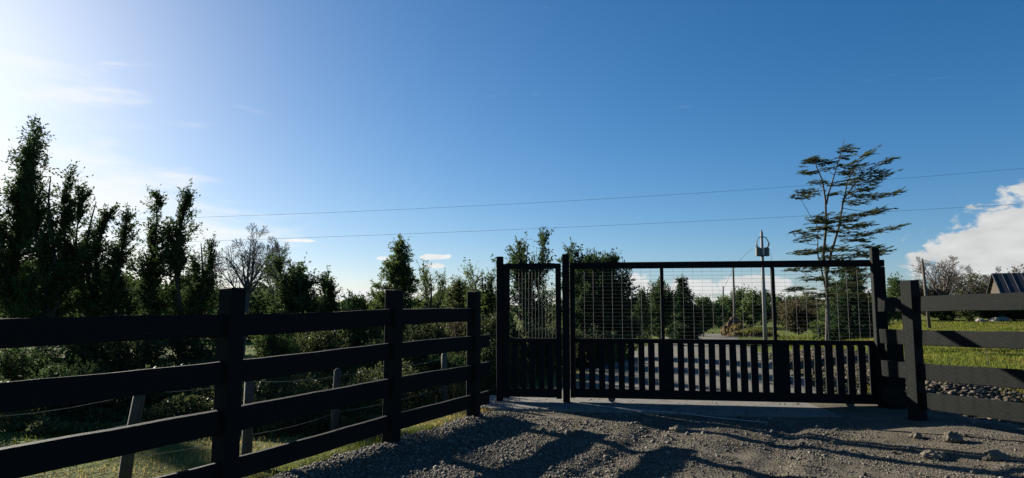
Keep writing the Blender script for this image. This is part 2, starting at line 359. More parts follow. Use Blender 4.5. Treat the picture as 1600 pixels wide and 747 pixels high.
# narrow gate
pg = empty('pedestrian_gate', gl(0, 0), gate_rz)
tag(pg, 'narrow black timber gate with slatted base and wire mesh top, left of the wide gate', 'gate')
a, b = gsx(786.5), gsx(877)
aw, bw = gsx(796), gsx(868.5)
board('stile', (a, -.04, .085), (aw, .04, TOP1-.004), M['post'], pg, seed=1)
board('stile', (bw, -.04, .085), (b, .04, TOP1-.004), M['post'], pg, seed=2)
board('top_rail', (aw+.001, -.038, TOP0), (bw-.001, .038, TOP1), M['rail'], pg, seed=3)
board('mid_rail', (aw+.001, -.038, MID0), (bw-.001, .038, MID1), M['rail'], pg, seed=4)
board('bottom_rail', (aw+.001, -.038, BOT0), (bw-.001, .038, BOT1), M['rail'], pg, seed=5)
for k in range(5):
    c = aw+.02+(bw-aw-.04)*(k+.5)/5
    board('picket', (c-.044, -.035, BOT1+.001), (c+.044, .035, MID0-.001), M['post'], pg, seed=10+k, warp=.004)
zmesh_grid('wire_mesh', aw, bw, MID1, TOP0, np.linspace(aw, bw, 15)[1:-1], np.linspace(MID1, TOP0, 8)[1:-1], -.041, pg)
# wide gate
wg = empty('sliding_gate', gl(0, 0), gate_rz)
tag(wg, 'wide black timber gate with pickets below and three wire mesh bays above', 'gate')
a, b = gsx(890), gsx(1390); a1, b0 = gsx(896), gsx(1377.8)
YF, YB = .062, .145
def wy(lo, hi): return lo, hi
gY0, gY1 = -.045+.11, .045+.11        # the leaf runs just behind the right-hand post
gY0, gY1 = .058, .140
board('top_rail', (a, gY0, TOP0-.002), (b, gY1, TOP1+.01), M['rail'], wg, seed=20, warp=.002)
board('stile', (a, gY0, BOT0-.01), (a1+.02, gY1, TOP0-.004), M['post'], wg, seed=21)
board('stile', (b0+.012, gY0, BOT0-.01), (b, gY1, TOP0-.004), M['post'], wg, seed=22)
board('mid_rail', (a1+.022, gY0, MID0), (b0, gY1, MID1), M['rail'], wg, seed=23, warp=.002)
board('bottom_rail', (a1+.022, gY0, BOT0), (b0, gY1, BOT1), M['rail'], wg, seed=24, warp=.002)
m1a, m1b, m2a, m2b = gsx(1033.5), gsx(1039), gsx(1209.5), gsx(1215)
for (p, q, sd) in ((m1a, m1b, 25), (m2a, m2b, 26)):
    board('mullion', (p, gY0+.01, MID1+.001), (q, gY1-.01, TOP0-.004), M['post'], wg, seed=sd)
w1a, w1b, w2a, w2b = gsx(1028), gsx(1052), gsx(1207), gsx(1233)
board('panel_post', (w1a, gY0+.004, BOT1+.001), (w1b, gY1-.004, MID0-.001), M['post'], wg, seed=27)
board('panel_post', (w2a, gY0+.004, BOT1+.001), (w2b, gY1-.004, MID0-.001), M['post'], wg, seed=28)
def pickets(x0, x1, n, sd):
    pitch = (x1-x0)/(n+.38)
    for k in range(n):
        c = x0+pitch*(k+.69)
        hw = pitch*.315
        board('picket', (c-hw, gY0+.006, BOT1+.001), (c+hw, gY1-.006, MID0-.001), M['post'], wg, seed=sd+k, warp=.005)
pickets(a1+.02, w1a, 8, 40); pickets(w1b, w2a, 9, 60); pickets(w2b, b0-.01, 8, 80)
for (p, q) in ((a1+.02, m1a), (m1b, m2a), (m2b, b0)):
    nv = int(round((q-p)/.148)); jit = np.random.default_rng(int(p*100)).uniform(-.006, .006, nv-1)
    zmesh_grid('wire_mesh', p, q, MID1, TOP0, np.linspace(p, q, nv+1)[1:-1]+jit, np.linspace(MID1, TOP0, 20)[1:-1], gY0-.004, wg)
for px in (954, 1325):
    x = gsx(px); w = empty('wheel', (0, 0, 0)); bpy.data.objects.remove(w)
    bm = bmesh.new(); bmesh.ops.create_cone(bm, cap_ends=True, segments=20, radius1=.055, radius2=.055, depth=.04)
    bmesh.ops.inset_region(bm, faces=[f for f in bm.faces if len(f.verts) > 4], thickness=.015, depth=-.006)
    bmesh.ops.rotate(bm, verts=bm.verts, cent=(0, 0, 0), matrix=Matrix.Rotation(math.pi/2, 3, 'X')); bmesh.ops.translate(bm, verts=bm.verts, vec=(x, (gY0+gY1)/2, .092))
    bm_obj('wheel', bm, M['gatewheel'], wg)

# ------------------------------------------------------------------ rail fences
def rail_fence(name, org, d, label, posts, rails, side, pw, th):
    """posts: list of (s, z_top, z_bot); rails: list of (z_bottom, z_top); along local x"""
    o = empty(name, (org[0], org[1], 0), math.atan2(d[1], d[0])); tag(o, label, 'fence', 'black rail fences flanking the gate')
    sd = int(abs(org[0])*100)
    for (s, zt, zb) in posts:
        sd += 1; board('post', (s-pw/2, -pw/2, zb), (s+pw/2, pw/2, zt), M['post'], o, bev=.008, warp=.006, seed=sd)
    return o
ps = []
def left_s(px, py, Y=None): pass
P1, P3 = np.array([-2.24, 5.216]), np.array([-.468, 8.68])
s1 = float((P1-LF0)@LFD); s3 = float((P3-LF0)@LFD)
S_ = [s1-4.2, s1-2.1, s1, 0.0, s3]
tops = [1.69, 1.69, at(375, 450, 5.2).z, at(620, 452.5, 7.1).z, at(746, 455, 8.65).z]
lf = rail_fence('rail_fence', LF0, LFD, 'black timber four-rail fence running from the lower left towards the narrow gate', list(zip(S_, tops, [-.3]*5)), None, 1, .15, .05)
LR = [(1.305, 1.478), (.935, 1.11), (.543, .733), (.165, .336)]
sd = 300
ends = S_ + [s3+.42]
for k in range(len(ends)-1):
    for j, (z0, z1) in enumerate(LR):
        sd += 1
        a_, b_ = ends[k]+.076, (ends[k+1]-.076 if k < len(ends)-2 else ends[k+1])
        if k == len(ends)-2 and j == 0: continue
        dz = .02 if k <= 2 and j == 0 else 0
        board('rail', (a_, -.026, z0), (b_, .026, z1), M['rail'], lf, seed=sd, warp=.005,
              skew=(lambda c, a_=a_, b_=b_, k=k: (0, 0, (-.012*(b_-c.x) if k == 2 else -.012*2 if k < 2 else 0.0))))
rf = rail_fence('rail_fence', RF0, RFD, 'black timber four-rail fence at the right with sunlit boards, in front of the grassy field',
                [(0, at(1422, 438, 8.3).z, -.2), (2.45, 1.90, -.2), (4.9, 1.95, -.2)], None, -1, .155, .05)
RR = [(1.435, 1.627), (1.015, 1.203), (.582, .79), (.22, .425)]
ends = [-.47, 0, 2.45, 4.9]
for k in range(3):
    for j, (z0, z1) in enumerate(RR):
        sd += 1; a_, b_ = ends[k]+(.079 if k else 0), ends[k+1]-.079
        board('rail', (a_, -.03, z0), (b_, .03, z1), M['rail'], rf, seed=sd, warp=.005, skew=lambda c: (0, 0, .03*c.x*(1 if c.x > 0 else .4)))
# old wire fence behind the left one
wf = empty('wire_fence', (0, 0, 0)); tag(wf, 'old low wire fence with weathered grey posts behind the black left fence', 'fence')
op = [(-4.0, 5.0), (-3.35, 5.65), (-2.62, 6.5), (-2.22, 8.2), (-1.09, 10.5)]
tp = []
for k, (x, y) in enumerate(op):
    z = float(terrain(x, y)); h = [.85, .95, .92, .8, .82][k]; lx, ly = [(.03, 0), (.12, .03), (.0, 0), (.02, 0), (-.01, .02)][k]
    bm = polytube([(x, y, z-.3), (x+lx*.4, y+ly*.4, z+h*.4), (x+lx, y+ly, z+h), (x+lx, y+ly, z+h+.03)], [.055, .052, .047, .02], 7)
    o = bm_obj('post', bm, M['weathered'], wf)
    tp.append((x, y, z, h, lx, ly))
for fr in (.35, .65, .92):
    p0 = [(x+lx*fr, y+ly*fr, z+h*fr) for (x, y, z, h, lx, ly) in tp]; pp0, pp1 = [], []
    for A, B in zip(p0, p0[1:]):
        for t in range(4):
            s0, s1_ = t/4, (t+1)/4; sag = lambda q: -.03*4*q*(1-q)
            pp0.append([A[i]+(B[i]-A[i])*s0+(sag(s0) if i == 2 else 0) for i in range(3)]); pp1.append([A[i]+(B[i]-A[i])*s1_+(sag(s1_) if i == 2 else 0) for i in range(3)])
    v, f = tubes(pp0, pp1, .0022, .0022, 4); link('wire', np_mesh('wire', v, f), wf, M['steel'])

# ------------------------------------------------------------------ trees
def leaf_quads(pos, d, size, wid, rng, up=None):
    n = len(pos); r = rng.normal(size=(n, 3)); 
    if up is not None: r = r*.35+np.array(up)
    side = norm(np.cross(d, r)); nn = np.cross(side, d)
    L_ = size[:, None]; w = (size*wid)[:, None]
    v = np.stack([pos, pos+d*L_*.45+side*w+nn*w*.3, pos+d*L_, pos+d*L_*.45-side*w+nn*w*.3], 1).reshape(-1, 3)
    f = np.arange(n*4).reshape(-1, 4); return v, f
PROFILES = {
    'column': lambda t: np.clip(1.25*np.sin(np.pi*np.clip(t*.80+.16, 0, 1)), .05, 1)*(1-.72*t**3.5),
    'cone': lambda t: np.clip(1.0-t, .02, 1)**.8,
    'round': lambda t: np.sqrt(np.clip(1-(2*t-.95)**2, .02, 1)),
    'spire': lambda t: np.clip(1.05-t, .06, 1)**1.3,
    'bush': lambda t: np.sqrt(np.clip(1-t**2.2, .03, 1)),
}
def tree(name, label, cat, x, y, H, Rd, prof, leafmat, group=None, nb=90, elev=40, nsprig=14, nleaf=16, leaf=.07, sprig=.34, base=.08, tr=.07, lean=(0, 0), seed=1, wid=.22, droop=0., trunkmat='bark', jitter=1.0, z=None, twig=True, clump=.5, stems=1, shoots=.0):
    rng = np.random.default_rng(seed)
    zb = float(terrain(x, y))-.05 if z is None else z
    root = empty(name, (x, y, zb)); tag(root, label, cat, group)
    hs = np.concatenate([base+(1-base)*rng.random(nb-6)**.9, np.linspace(.9, .995, 6)]); P = PROFILES[prof]
    t = (hs-base)/(1-base)
    az = rng.random(nb)*2*np.pi
    lob = .66+.42*np.sin(az*2+t*9+seed)*clump+.42*rng.random(nb)**1.5
    Lb = Rd*P(t)*lob*(1+.25*(rng.random(nb)-.5)*jitter); Lb = np.maximum(Lb, .05*Rd)
    wob = lambda h: np.stack([lean[0]*h**1.5*H+.02*H*np.sin(h*7+seed), lean[1]*h**1.5*H+.02*H*np.cos(h*6+seed*2), h*H], -1)
    if stems > 1:
        sid = rng.integers(0, stems, nb); sa = sid*2*np.pi/stems+.7*seed; so = np.stack([np.cos(sa), np.sin(sa), 0*sa], -1)*(Rd*.55*hs)[:, None]
        hs2 = hs*(1-.13*((sid*1.7+seed) % 3)/2); P0 = wob(hs2)+so
    else: P0 = wob(hs)
    e = np.radians(elev+rng.normal(size=nb)*12*jitter+ (t-.4)*30)
    shoot = (rng.random(nb) < shoots) & (hs > .45); e = np.where(shoot, np.radians(76+8*rng.normal(size=nb)), e); Lb = np.where(shoot, np.maximum(Lb*.9, Rd*.55), Lb)
    bd = np.stack([np.cos(az)*np.cos(e), np.sin(az)*np.cos(e), np.sin(e)], -1)
    P0 = P0 - np.stack([0*hs, 0*hs, Lb*np.sin(e)*.55], -1)*np.clip(t*1.2, 0, 1)[:, None]*(elev > 0)
    P0[:, 2] = np.maximum(P0[:, 2], .05)
    P1 = P0+bd*Lb[:, None]*np.array([1, 1, 1.]); P1[:, 2] -= droop*Lb
    Pm = P0+bd*Lb[:, None]*.5; Pm[:, 2] += droop*Lb*.1
    ns = np.maximum(3, (nsprig*(Lb/Rd)**.8*(.7+.6*rng.random(nb))).astype(int)); bi = np.repeat(np.arange(nb), ns); m = len(bi)
    u = (.15+.85*rng.random(m)**.75)[:, None]
    sp = (1-u)**2*P0[bi]+2*u*(1-u)*Pm[bi]+u**2*P1[bi]
    sdv = norm(bd[bi]*.75+rng.normal(size=(m, 3))*.50+np.array([0, 0, .42 if droop <= 0 else -.15]))
    sln = sprig*(.5+.9*rng.random(m))*(1.1-.35*u[:, 0]*(droop > 0))
    sln = np.where(shoot[bi], sln*.55, sln)
    li = np.repeat(np.arange(m), nleaf); k = len(li)
    s = rng.random(k)[:, None]
    lp = sp[li]+sdv[li]*sln[li][:, None]*s+rng.normal(size=(k, 3))*leaf*.25
    ld = norm(sdv[li]*.55+rng.normal(size=(k, 3))*.6)
    sz = leaf*(.6+.8*rng.random(k))
    ok = (lp[:, 2] > .02) & (rng.random(k) < 1-.42*t[bi[li]]**1.5)
    v, f = leaf_quads(lp[ok], ld[ok], sz[ok], wid, rng)
    btone = rng.random(nb); stone = np.clip(.5*btone[bi]+.35*rng.random(m)+.15*u[:, 0], 0, 1); tone = np.clip(stone[li]*.75+.25*rng.random(k), 0, 1)[ok]
    link('crown', np_mesh('crown', v, f, np.repeat(tone, 4)), root, M[leafmat])
    # trunk, limbs and twigs
    hh = np.linspace(0, .97, 9); pts = wob(hh); rr = tr*(1.05-hh)**.8
    parts = [tubes(pts[:-1], pts[1:], rr[:-1], rr[1:], 8)]
    if stems > 1:
        for q in range(stems):
            sa = q*2*np.pi/stems+.7*seed; so = np.stack([np.cos(sa)+0*hh, np.sin(sa)+0*hh, 0*hh], -1)*(Rd*.55*hh)[:, None]; pq = wob(hh*(1-.13*((q*1.7+seed) % 3)/2))+so
            parts.append(tubes(pq[:-1], pq[1:], rr[:-1]*.7, rr[1:]*.7, 6))
    br = np.clip(tr*.38*Lb/Rd, .006, .05)
    parts += [tubes(P0, Pm, br, br*.6, 4), tubes(Pm, P1, br*.6, br*.2, 4)]
    if twig: parts.append(tubes(sp, sp+sdv*sln[:, None]*.9, .0035+tr*.01, .002, 3))
    v, f = join(parts); link('trunk', np_mesh('trunk', v, f), root, M[trunkmat])
    return root
def T(name, label, px, top, Y, rpx, prof, leafmat, **k):
    """a tree whose tip shows at pixel (px, top) when it stands Y metres away; rpx is half its width there"""
    p = at(px, top, Y); zb = float(terrain(p.x, Y))-.05
    return tree(name, label, k.pop('cat', 'tree'), p.x, Y, p.z-zb, rpx*Y/F, prof, leafmat, z=zb, **k)
GL_ = 'evergreen trees behind the left fence'
sp_ = dict(group=GL_)
T('evergreen_tree', 'tallest evergreen at the left edge, its thin forked tip leaning right', 46, 190, 22.9, 62, 'column', 'leaf_dark', shoots=.3, nb=170, nsprig=16, nleaf=20, leaf=0.109, sprig=.5, tr=.11, elev=52, seed=3, lean=(.012, 0), stems=2, **sp_)
T('evergreen_tree', 'evergreen cut off by the left edge of the picture', -40, 205, 22.1, 60, 'column', 'leaf_dark', shoots=.3, nb=130, nsprig=15, nleaf=20, leaf=0.116, sprig=.5, tr=.11, elev=48, seed=4, **sp_)
T('evergreen_tree', 'dense dark evergreen just right of the tallest one', 88, 268, 22.1, 46, 'column', 'leaf_dark', shoots=.3, nb=140, nsprig=15, nleaf=20, leaf=0.109, sprig=.5, tr=.11, elev=48, seed=5, stems=2, **sp_)
T('evergreen_tree', 'evergreen with a ragged twin tip, third from the left edge', 148, 308, 22.9, 40, 'column', 'leaf_dark', shoots=.3, nb=120, nsprig=14, nleaf=18, leaf=0.102, sprig=.5, tr=.11, elev=52, seed=6, stems=2, **sp_)
T('evergreen_tree', 'shorter thin-topped evergreen left of the two narrow spires', 192, 342, 22.9, 30, 'column', 'leaf_dark', shoots=.3, nb=85, nsprig=13, nleaf=17, leaf=0.102, sprig=.5, tr=.11, elev=52, seed=7, **sp_)
T('evergreen_tree', 'left one of the two narrow spire-shaped evergreens', 244, 308, 23.8, 25, 'column', 'leaf_dark', shoots=.3, nb=85, nsprig=12, nleaf=18, leaf=0.109, sprig=.5, tr=.11, elev=42, seed=8, clump=1.0, **sp_)
T('evergreen_tree', 'right one of the two narrow spire-shaped evergreens, with an open forked top', 287, 303, 23.8, 26, 'column', 'leaf_dark', shoots=.3, nb=85, nsprig=12, nleaf=18, leaf=0.109, sprig=.5, tr=.11, elev=46, seed=19, clump=1.0, **sp_)
T('evergreen_tree', 'bushy evergreen between the spires and the bare tree', 316, 374, 24.6, 24, 'column', 'leaf_dark', shoots=.3, nb=100, nsprig=13, nleaf=18, leaf=0.102, sprig=.5, tr=.11, elev=50, seed=10, stems=2, **sp_)
T('evergreen_tree', 'broad bushy evergreen right of the bare tree, behind the nearest fence post', 462, 404, 15, 36, 'round', 'leaf_dark', shoots=.2, nb=150, nsprig=14, nleaf=19, leaf=.07, elev=45, seed=11, stems=3, **sp_)
T('evergreen_tree', 'small twin-tipped evergreen left of the low white cloud', 514, 440, 17, 32, 'column', 'leaf_dark', shoots=.3, nb=80, nsprig=12, nleaf=17, leaf=.075, elev=50, seed=12, stems=2, **sp_)
T('evergreen_tree', 'low ragged evergreen under the long low cloud', 570, 466, 19, 40, 'round', 'leaf_dark', nb=80, nsprig=12, nleaf=17, leaf=.08, elev=45, seed=13, stems=3, **sp_)
T('conical_tree', 'dense cone-shaped tree with a pointed tip above the second fence post', 622, 384, 18, 64, 'cone', 'leaf_mid', nb=300, nsprig=15, nleaf=20, leaf=.07, sprig=.22, elev=14, base=.03, seed=14, **sp_)
T('evergreen_tree', 'airy light-topped tree right of the cone-shaped tree', 672, 424, 19, 34, 'column', 'leaf_mid', nb=70, nsprig=10, nleaf=14, leaf=.07, elev=55, seed=15, stems=3, **sp_)
T('round_tree', 'smooth round-headed tree in front of the third fence post', 718, 446, 22, 30, 'round', 'leaf_olive', nb=110, nsprig=14, nleaf=18, leaf=.07, sprig=.3, elev=30, seed=16, **sp_)
T('evergreen_tree', 'loose grey-green tree between the third fence post and the narrow gate', 756, 417, 19, 34, 'round', 'leaf_mid', nb=80, nsprig=11, nleaf=14, leaf=.075, elev=45, seed=17, stems=2, group='trees behind the gates')
gg = dict(group='trees behind the gates')
T('evergreen_tree', 'open sprigged tree rising over the narrow gate', 826, 376, 18, 50, 'column', 'leaf_dark', shoots=.3, nb=135, nsprig=13, nleaf=15, leaf=.08, elev=52, seed=18, stems=3, **gg)
T('evergreen_tree', 'big dense tree behind the left bay of the wide gate', 926, 384, 21, 62, 'round', 'leaf_dark', nb=260, nsprig=17, nleaf=20, leaf=.085, elev=42, seed=29, stems=3, base=.03, **gg)
T('evergreen_tree', 'olive shrubby tree at the right flank of the big dense tree', 968, 455, 21, 34, 'bush', 'leaf_olive', nb=100, nsprig=13, nleaf=16, leaf=.075, elev=55, seed=20, stems=3, base=.03, **gg)
T('evergreen_tree', 'slim pointed tree seen through the mesh left of the first gate mullion', 1001, 462, 33, 20, 'column', 'leaf_dark', shoots=.3, nb=70, nsprig=11, nleaf=16, leaf=.11, sprig=.45, elev=50, seed=21, **gg)
T('round_tree', 'round dark tree directly behind the first gate mullion', 1031, 452, 36, 30, 'round', 'leaf_dark', nb=120, nsprig=13, nleaf=16, leaf=.12, sprig=.5, elev=40, seed=22, base=.03, **gg)
T('conifer_tree', 'darkest pointed conifer beside the road behind the middle bay of the gate', 1068, 437, 40, 30, 'cone', 'needle', nb=230, nsprig=14, nleaf=18, leaf=.13, sprig=.32, elev=8, droop=.15, seed=23, base=.02, **gg)
T('round_tree', 'low round tree between the dark conifer and the road bend', 1098, 474, 50, 22, 'round', 'leaf_dark', nb=90, nsprig=12, nleaf=15, leaf=.16, sprig=.6, elev=40, seed=24, base=.03, **gg)
fk = dict(group='distant trees beyond the road')
lab = ['distant tree left of the thinnest pole', 'distant tree behind the thinnest pole', 'distant tree just right of the tall bare pole', 'tall distant tree with a domed head left of the transformer pole', 'distant tree behind the transformer pole', 'distant tree just right of the transformer pole', 'distant tree behind the second gate mullion', 'distant tree left of the feathery tree trunk']
for i, (px, top, r) in enumerate([(1118, 482, 14), (1134, 474, 16), (1158, 460, 18), (1175, 463, 16), (1194, 466, 17), (1214, 472, 18), (1236, 474, 20), (1262, 470, 20)]):
    T('distant_tree', lab[i], px, top, 86+3*(i % 3), r, 'round', ['leaf_dark', 'leaf_mid'][i % 2], nb=60, nsprig=10, nleaf=12, leaf=.32, sprig=1.1, elev=42, seed=40+i, base=.03, twig=False, **fk)
T('conifer_tree', 'broad drooping green conifer behind the feathery tree', 1328, 414, 34, 52, 'cone', 'needle', nb=190, nsprig=16, nleaf=18, leaf=.13, sprig=.5, elev=5, droop=.22, seed=25, base=.06, group='trees behind the gates')
T('conifer_tree', 'small conifer beside the right end of the wide gate', 1302, 448, 36, 34, 'cone', 'leaf_mid', nb=110, nsprig=13, nleaf=16, leaf=.13, sprig=.5, elev=8, droop=.2, seed=26, base=.06, group='trees behind the gates')
fr_ = dict(group='hedge trees beyond the field')
for i, (px, top, r, Y, lm, l) in enumerate([
    (1400, 444, 22, 60, 'leaf_dark', 'dark hedge tree between the gate and the thick right fence post'),
    (1505, 430, 40, 84, 'leaf_olive', 'wide rounded dull green tree right of the leaning pole'),
    (1448, 456, 28, 60, 'leaf_brown', 'low brown hedge bush behind the leaning pole'),
    (1598, 417, 26, 84, 'leaf_brown', 'dense rust-tinged tree rising behind the house roof'),
    (1245, 478, 34, 58, 'leaf_brown', 'brown thicket left of the feathery tree'),
    (1290, 482, 34, 56, 'leaf_brown', 'brown thicket behind the feathery tree trunk'),
    (1370, 476, 34, 58, 'leaf_olive', 'dull green hedge bush at the foot of the tallest gate post'),
    (1522, 454, 24, 84, 'leaf_brown', 'low thicket beside the gable end of the house')]):
    T('hedge_tree', l, px, top, Y, r, 'round', lm, nb=90, nsprig=12, nleaf=14, leaf=.2, sprig=.8, elev=45, seed=60+i, base=.02, stems=2, twig=False, **fr_)

def bare_tree(label, px, top, Y, wpx, seed, group='bare winter trees', tr=.1, crotch=.36, limbs=7, levels=3):
    p = at(px, top, Y); zb = float(terrain(p.x, Y))-.05; H = p.z-zb; rng = random.Random(seed); Wd = wpx*Y/F
    root = empty('bare_tree', (p.x, Y, zb)); tag(root, label, 'tree', group)
    A, B, r0, r1, lev = [], [], [], [], []; mn = .0046*Y/19
    def grow(pos, d, ln, r, l):
        n = 6 if l < 2 else 4; q = pos; sgn = rng.choice((-1, 1)); ax0 = rng.random()*6.28
        for k in range(n):
            d = (d+Vector((rng.gauss(0, .07), rng.gauss(0, .07), .02+rng.gauss(0, .05)))).normalized(); e = q+d*ln/n
            ra, rb = max(mn, r*(1-.8*k/n)), max(mn*.8, r*(1-.8*(k+1)/n)); A.append(q[:]); B.append(e[:]); r0.append(ra); r1.append(rb); lev.append(l); q = e
            if l < levels and k >= (1 if l else 0):
                for _ in range(2 if l else 1):
                    side = d.orthogonal().normalized(); ax0 += 2.4; side.rotate(Matrix.Rotation(ax0, 3, d)); an = R(rng.uniform(28, 55))
                    grow(q, (d*math.cos(an)+side*math.sin(an)).normalized(), ln*(.62-.40*k/n)*rng.uniform(.75, 1.15), rb*.6, l+1)
    base = Vector((0, 0, 0)); c = Vector((.03*H, 0, H*crotch)); A.append(base[:]); B.append(c[:]); r0.append(tr); r1.append(tr*.85); lev.append(0)
    for k in range(limbs):
        a = 6.283*k/limbs+rng.uniform(-.3, .3); tilt = R(rng.uniform(8, 20) if k % 3 == 0 else rng.uniform(28, 56)); hz = c.lerp(base, rng.uniform(0, .35))
        d = Vector((math.cos(a)*math.sin(tilt), math.sin(a)*math.sin(tilt)*.8, math.cos(tilt))); grow(hz, d, H*(1-crotch)*rng.uniform(.75, .95)*(1 if k % 3 == 0 else .92), tr*.5, 0)
    A, B = np.array(A), np.array(B); sc = np.array([Wd/np.percentile(np.abs(B[:, 0]-c.x), 97)]*2+[H/B[:, 2].max()]); A *= sc; B *= sc
    r0, r1, lev = np.array(r0), np.array(r1), np.array(lev)
    for nm, sel in (('trunk', lev <= 0), ('crown', lev > 0)):
        v, f = tubes(A[sel], B[sel], r0[sel], r1[sel], 6 if nm == 'trunk' else 3); link(nm, np_mesh(nm, v, f), root, M['barebark'])
bare_tree('leafless fan-shaped tree standing behind the nearest left fence post', 386, 349, 19, 50, 3, tr=.085, limbs=9, crotch=.58)
bare_tree('leafless slender tree to the right of the fan-shaped bare tree', 432, 372, 22, 26, 4, tr=.06, crotch=.62)
bare_tree('leafless spreading tree behind the leaning pole in the field', 1466, 398, 58, 46, 7, tr=.22)
bare_tree('leafless low tree left of the house gable', 1540, 416, 82, 40, 8, tr=.18)

# the feathery windswept tree: stems and flat sprays
def feathery():
    Y0 = 24.0
    def c5(x, y): return (1230+x*.2543, 210+y*.2543)
    def c7(x, y): return (1200+x*.4555, 200+y*.4555)
    base = at(1294, 546, Y0); zb = float(terrain(base.x, Y0))-.05
    root = empty('feathery_tree', (base.x, Y0, zb)); tag(root, 'tall windswept feathery tree with flat sprays of foliage behind the right of the gate', 'tree')
    off = Vector((base.x, Y0, zb)); rng = np.random.default_rng(9); rr = random.Random(9)
    def P(p, dy=0): return at(p[0], p[1], Y0+dy)-off
    stems = [([c7(203, 760), c7(204, 640), c7(202, 540), c7(199, 490)], 0, .075, .06),
             ([c7(199, 490), c5(222, 747), c5(240, 560), c5(235, 400), c5(215, 280), c5(180, 200), c5(165, 130)], -.3, .06, .010),
             ([c7(202, 500), c5(265, 747), c5(320, 560), c5(345, 400), c5(420, 300), c5(520, 215), c5(620, 165)], .4, .055, .009),
             ([c5(240, 430), c5(255, 360), c5(290, 250), c5(320, 140), c5(352, 30)], -.1, .04, .006),
             ([c5(345, 420), c5(370, 290), c5(430, 180), c5(540, 95)], .3, .03, .006),
             ([c7(200, 560), c7(170, 430), c7(172, 340)], -.6, .04, .01)]
    A, B, r0, r1, spts = [], [], [], [], []
    for pts, dy, ra, rb in stems:
        q = [P(p, dy*k/max(1, len(pts)-1)) for k, p in enumerate(pts)]
        n = len(q)-1
        for k in range(n):
            for j in range(3):
                a = q[k].lerp(q[k+1], j/3); b = q[k].lerp(q[k+1], (j+1)/3); t0, t1 = (k+j/3)/n, (k+(j+1)/3)/n
                A.append(a[:]); B.append(b[:]); r0.append(ra+(rb-ra)*t0); r1.append(ra+(rb-ra)*t1); spts.append(b)
    pl = [(150, 165, 150, 45, 0), (110, 240, 110, 16, 0), (190, 300, 90, 16, 0), (110, 362, 150, 32, 0), (75, 385, 110, 14, 0), (290, 308, 110, 28, 0), (365, 82, 70, 14, 0), (348, 106, 66, 12, 0), (335, 142, 70, 12, -.1),
          (500, 125, 110, 22, .45), (590, 182, 110, 16, .3), (400, 205, 110, 20, 0), (375, 190, 90, 14, .3), (250, 215, 90, 18, .1), (350, 240, 130, 20, 0), (540, 240, 200, 26, .05), (470, 272, 220, 24, 0), (450, 305, 150, 16, 0), (330, 368, 150, 24, .1),
          (480, 388, 230, 30, .05), (630, 370, 130, 14, .15), (400, 425, 110, 20, 0), (450, 500, 210, 34, .1), (540, 475, 110, 18, .1), (250, 540, 230, 70, 0), (190, 585, 120, 40, 0), (400, 570, 170, 30, .05), (600, 590, 180, 16, .18), (430, 625, 190, 22, .05), (60, 605, 90, 18, 0),
          (150, 628, 120, 14, 0), (80, 660, 90, 8, 0), (400, 655, 160, 14, 0), (470, 690, 130, 20, -.1), (120, 725, 230, 18, .1), (350, 715, 210, 18, 0), (540, 715, 120, 8, 0), (440, 340, 90, 12, 0), (240, 180, 80, 12, 0), (300, 600, 120, 18, 0)]
    pl = [(*c5(x, y), l*.2543*1.12, t*.2543*.85, s) for x, y, l, t, s in pl]
    pl += [(*c7(x, y), l*.4555, t*.4555, s) for x, y, l, t, s in [(105, 490, 130, 12, .1), (255, 492, 150, 12, 0), (310, 505, 110, 10, -.1), (150, 520, 100, 12, 0), (250, 540, 150, 14, 0), (95, 555, 90, 14, 0), (170, 580, 110, 24, 0), (280, 575, 130, 16, -.1), (130, 610, 70, 14, 0), (330, 440, 130, 10, 0), (230, 450, 120, 12, 0), (150, 430, 120, 10, .1)]]
    lp, ld, sz, tn = [], [], [], []
    for (x, y, l, t, sl_) in pl:
        dy = rr.uniform(-1.2, 1.2); c = P((x, y), dy); w = l*Y0/F*.5; th = t*Y0/F*.5
        near = min(spts, key=lambda s: (s-c).length+ (0.6 if s.z > c.z+.1 else 0)+(.5 if s.x > c.x+.3 else 0))
        mid = near.lerp(c, .5)+Vector((0, 0, -.04)); A += [near[:], mid[:]]; B += [mid[:], c[:]]; r0 += [.014, .010]; r1 += [.010, .006]
        ns = max(8, int(54*w*max(.6, th/.1)))
        for q in range(ns):
            ox = rng.uniform(-1, 1); start = c+Vector((ox*w*.9-.12, rng.uniform(-1, 1)*w*.55, rng.normal()*th*.6+ox*w*sl_)); dd = Vector((1, rng.normal()*.45, .10+sl_*.8+rng.normal()*.12)).normalized(); ln = rng.uniform(.28, .55)
            A.append(start[:]); B.append((start+dd*ln)[:]); r0.append(.005); r1.append(.002)
            kk = 13; s = rng.random(kk)[:, None]; tone = rng.random()
            lp.append(np.array(start)+np.array(dd)*ln*s); ld.append(norm(np.array(dd)+rng.normal(size=(kk, 3))*np.array([.3, .45, .17]))); sz.append(.12+.12*rng.random(kk)); tn.append(np.full(kk, tone))
    lp, ld, sz, tn = np.concatenate(lp), np.concatenate(ld), np.concatenate(sz), np.concatenate(tn)
    v, f = leaf_quads(lp, ld, sz, .105, rng, up=(0, .35, .9)); link('crown', np_mesh('crown', v, f, np.repeat(tn, 4)), root, M['wattle'])
    v, f = tubes(A, B, np.array(r0), np.array(r1), 6); link('trunk', np_mesh('trunk', v, f), root, M['bark'])
feathery()

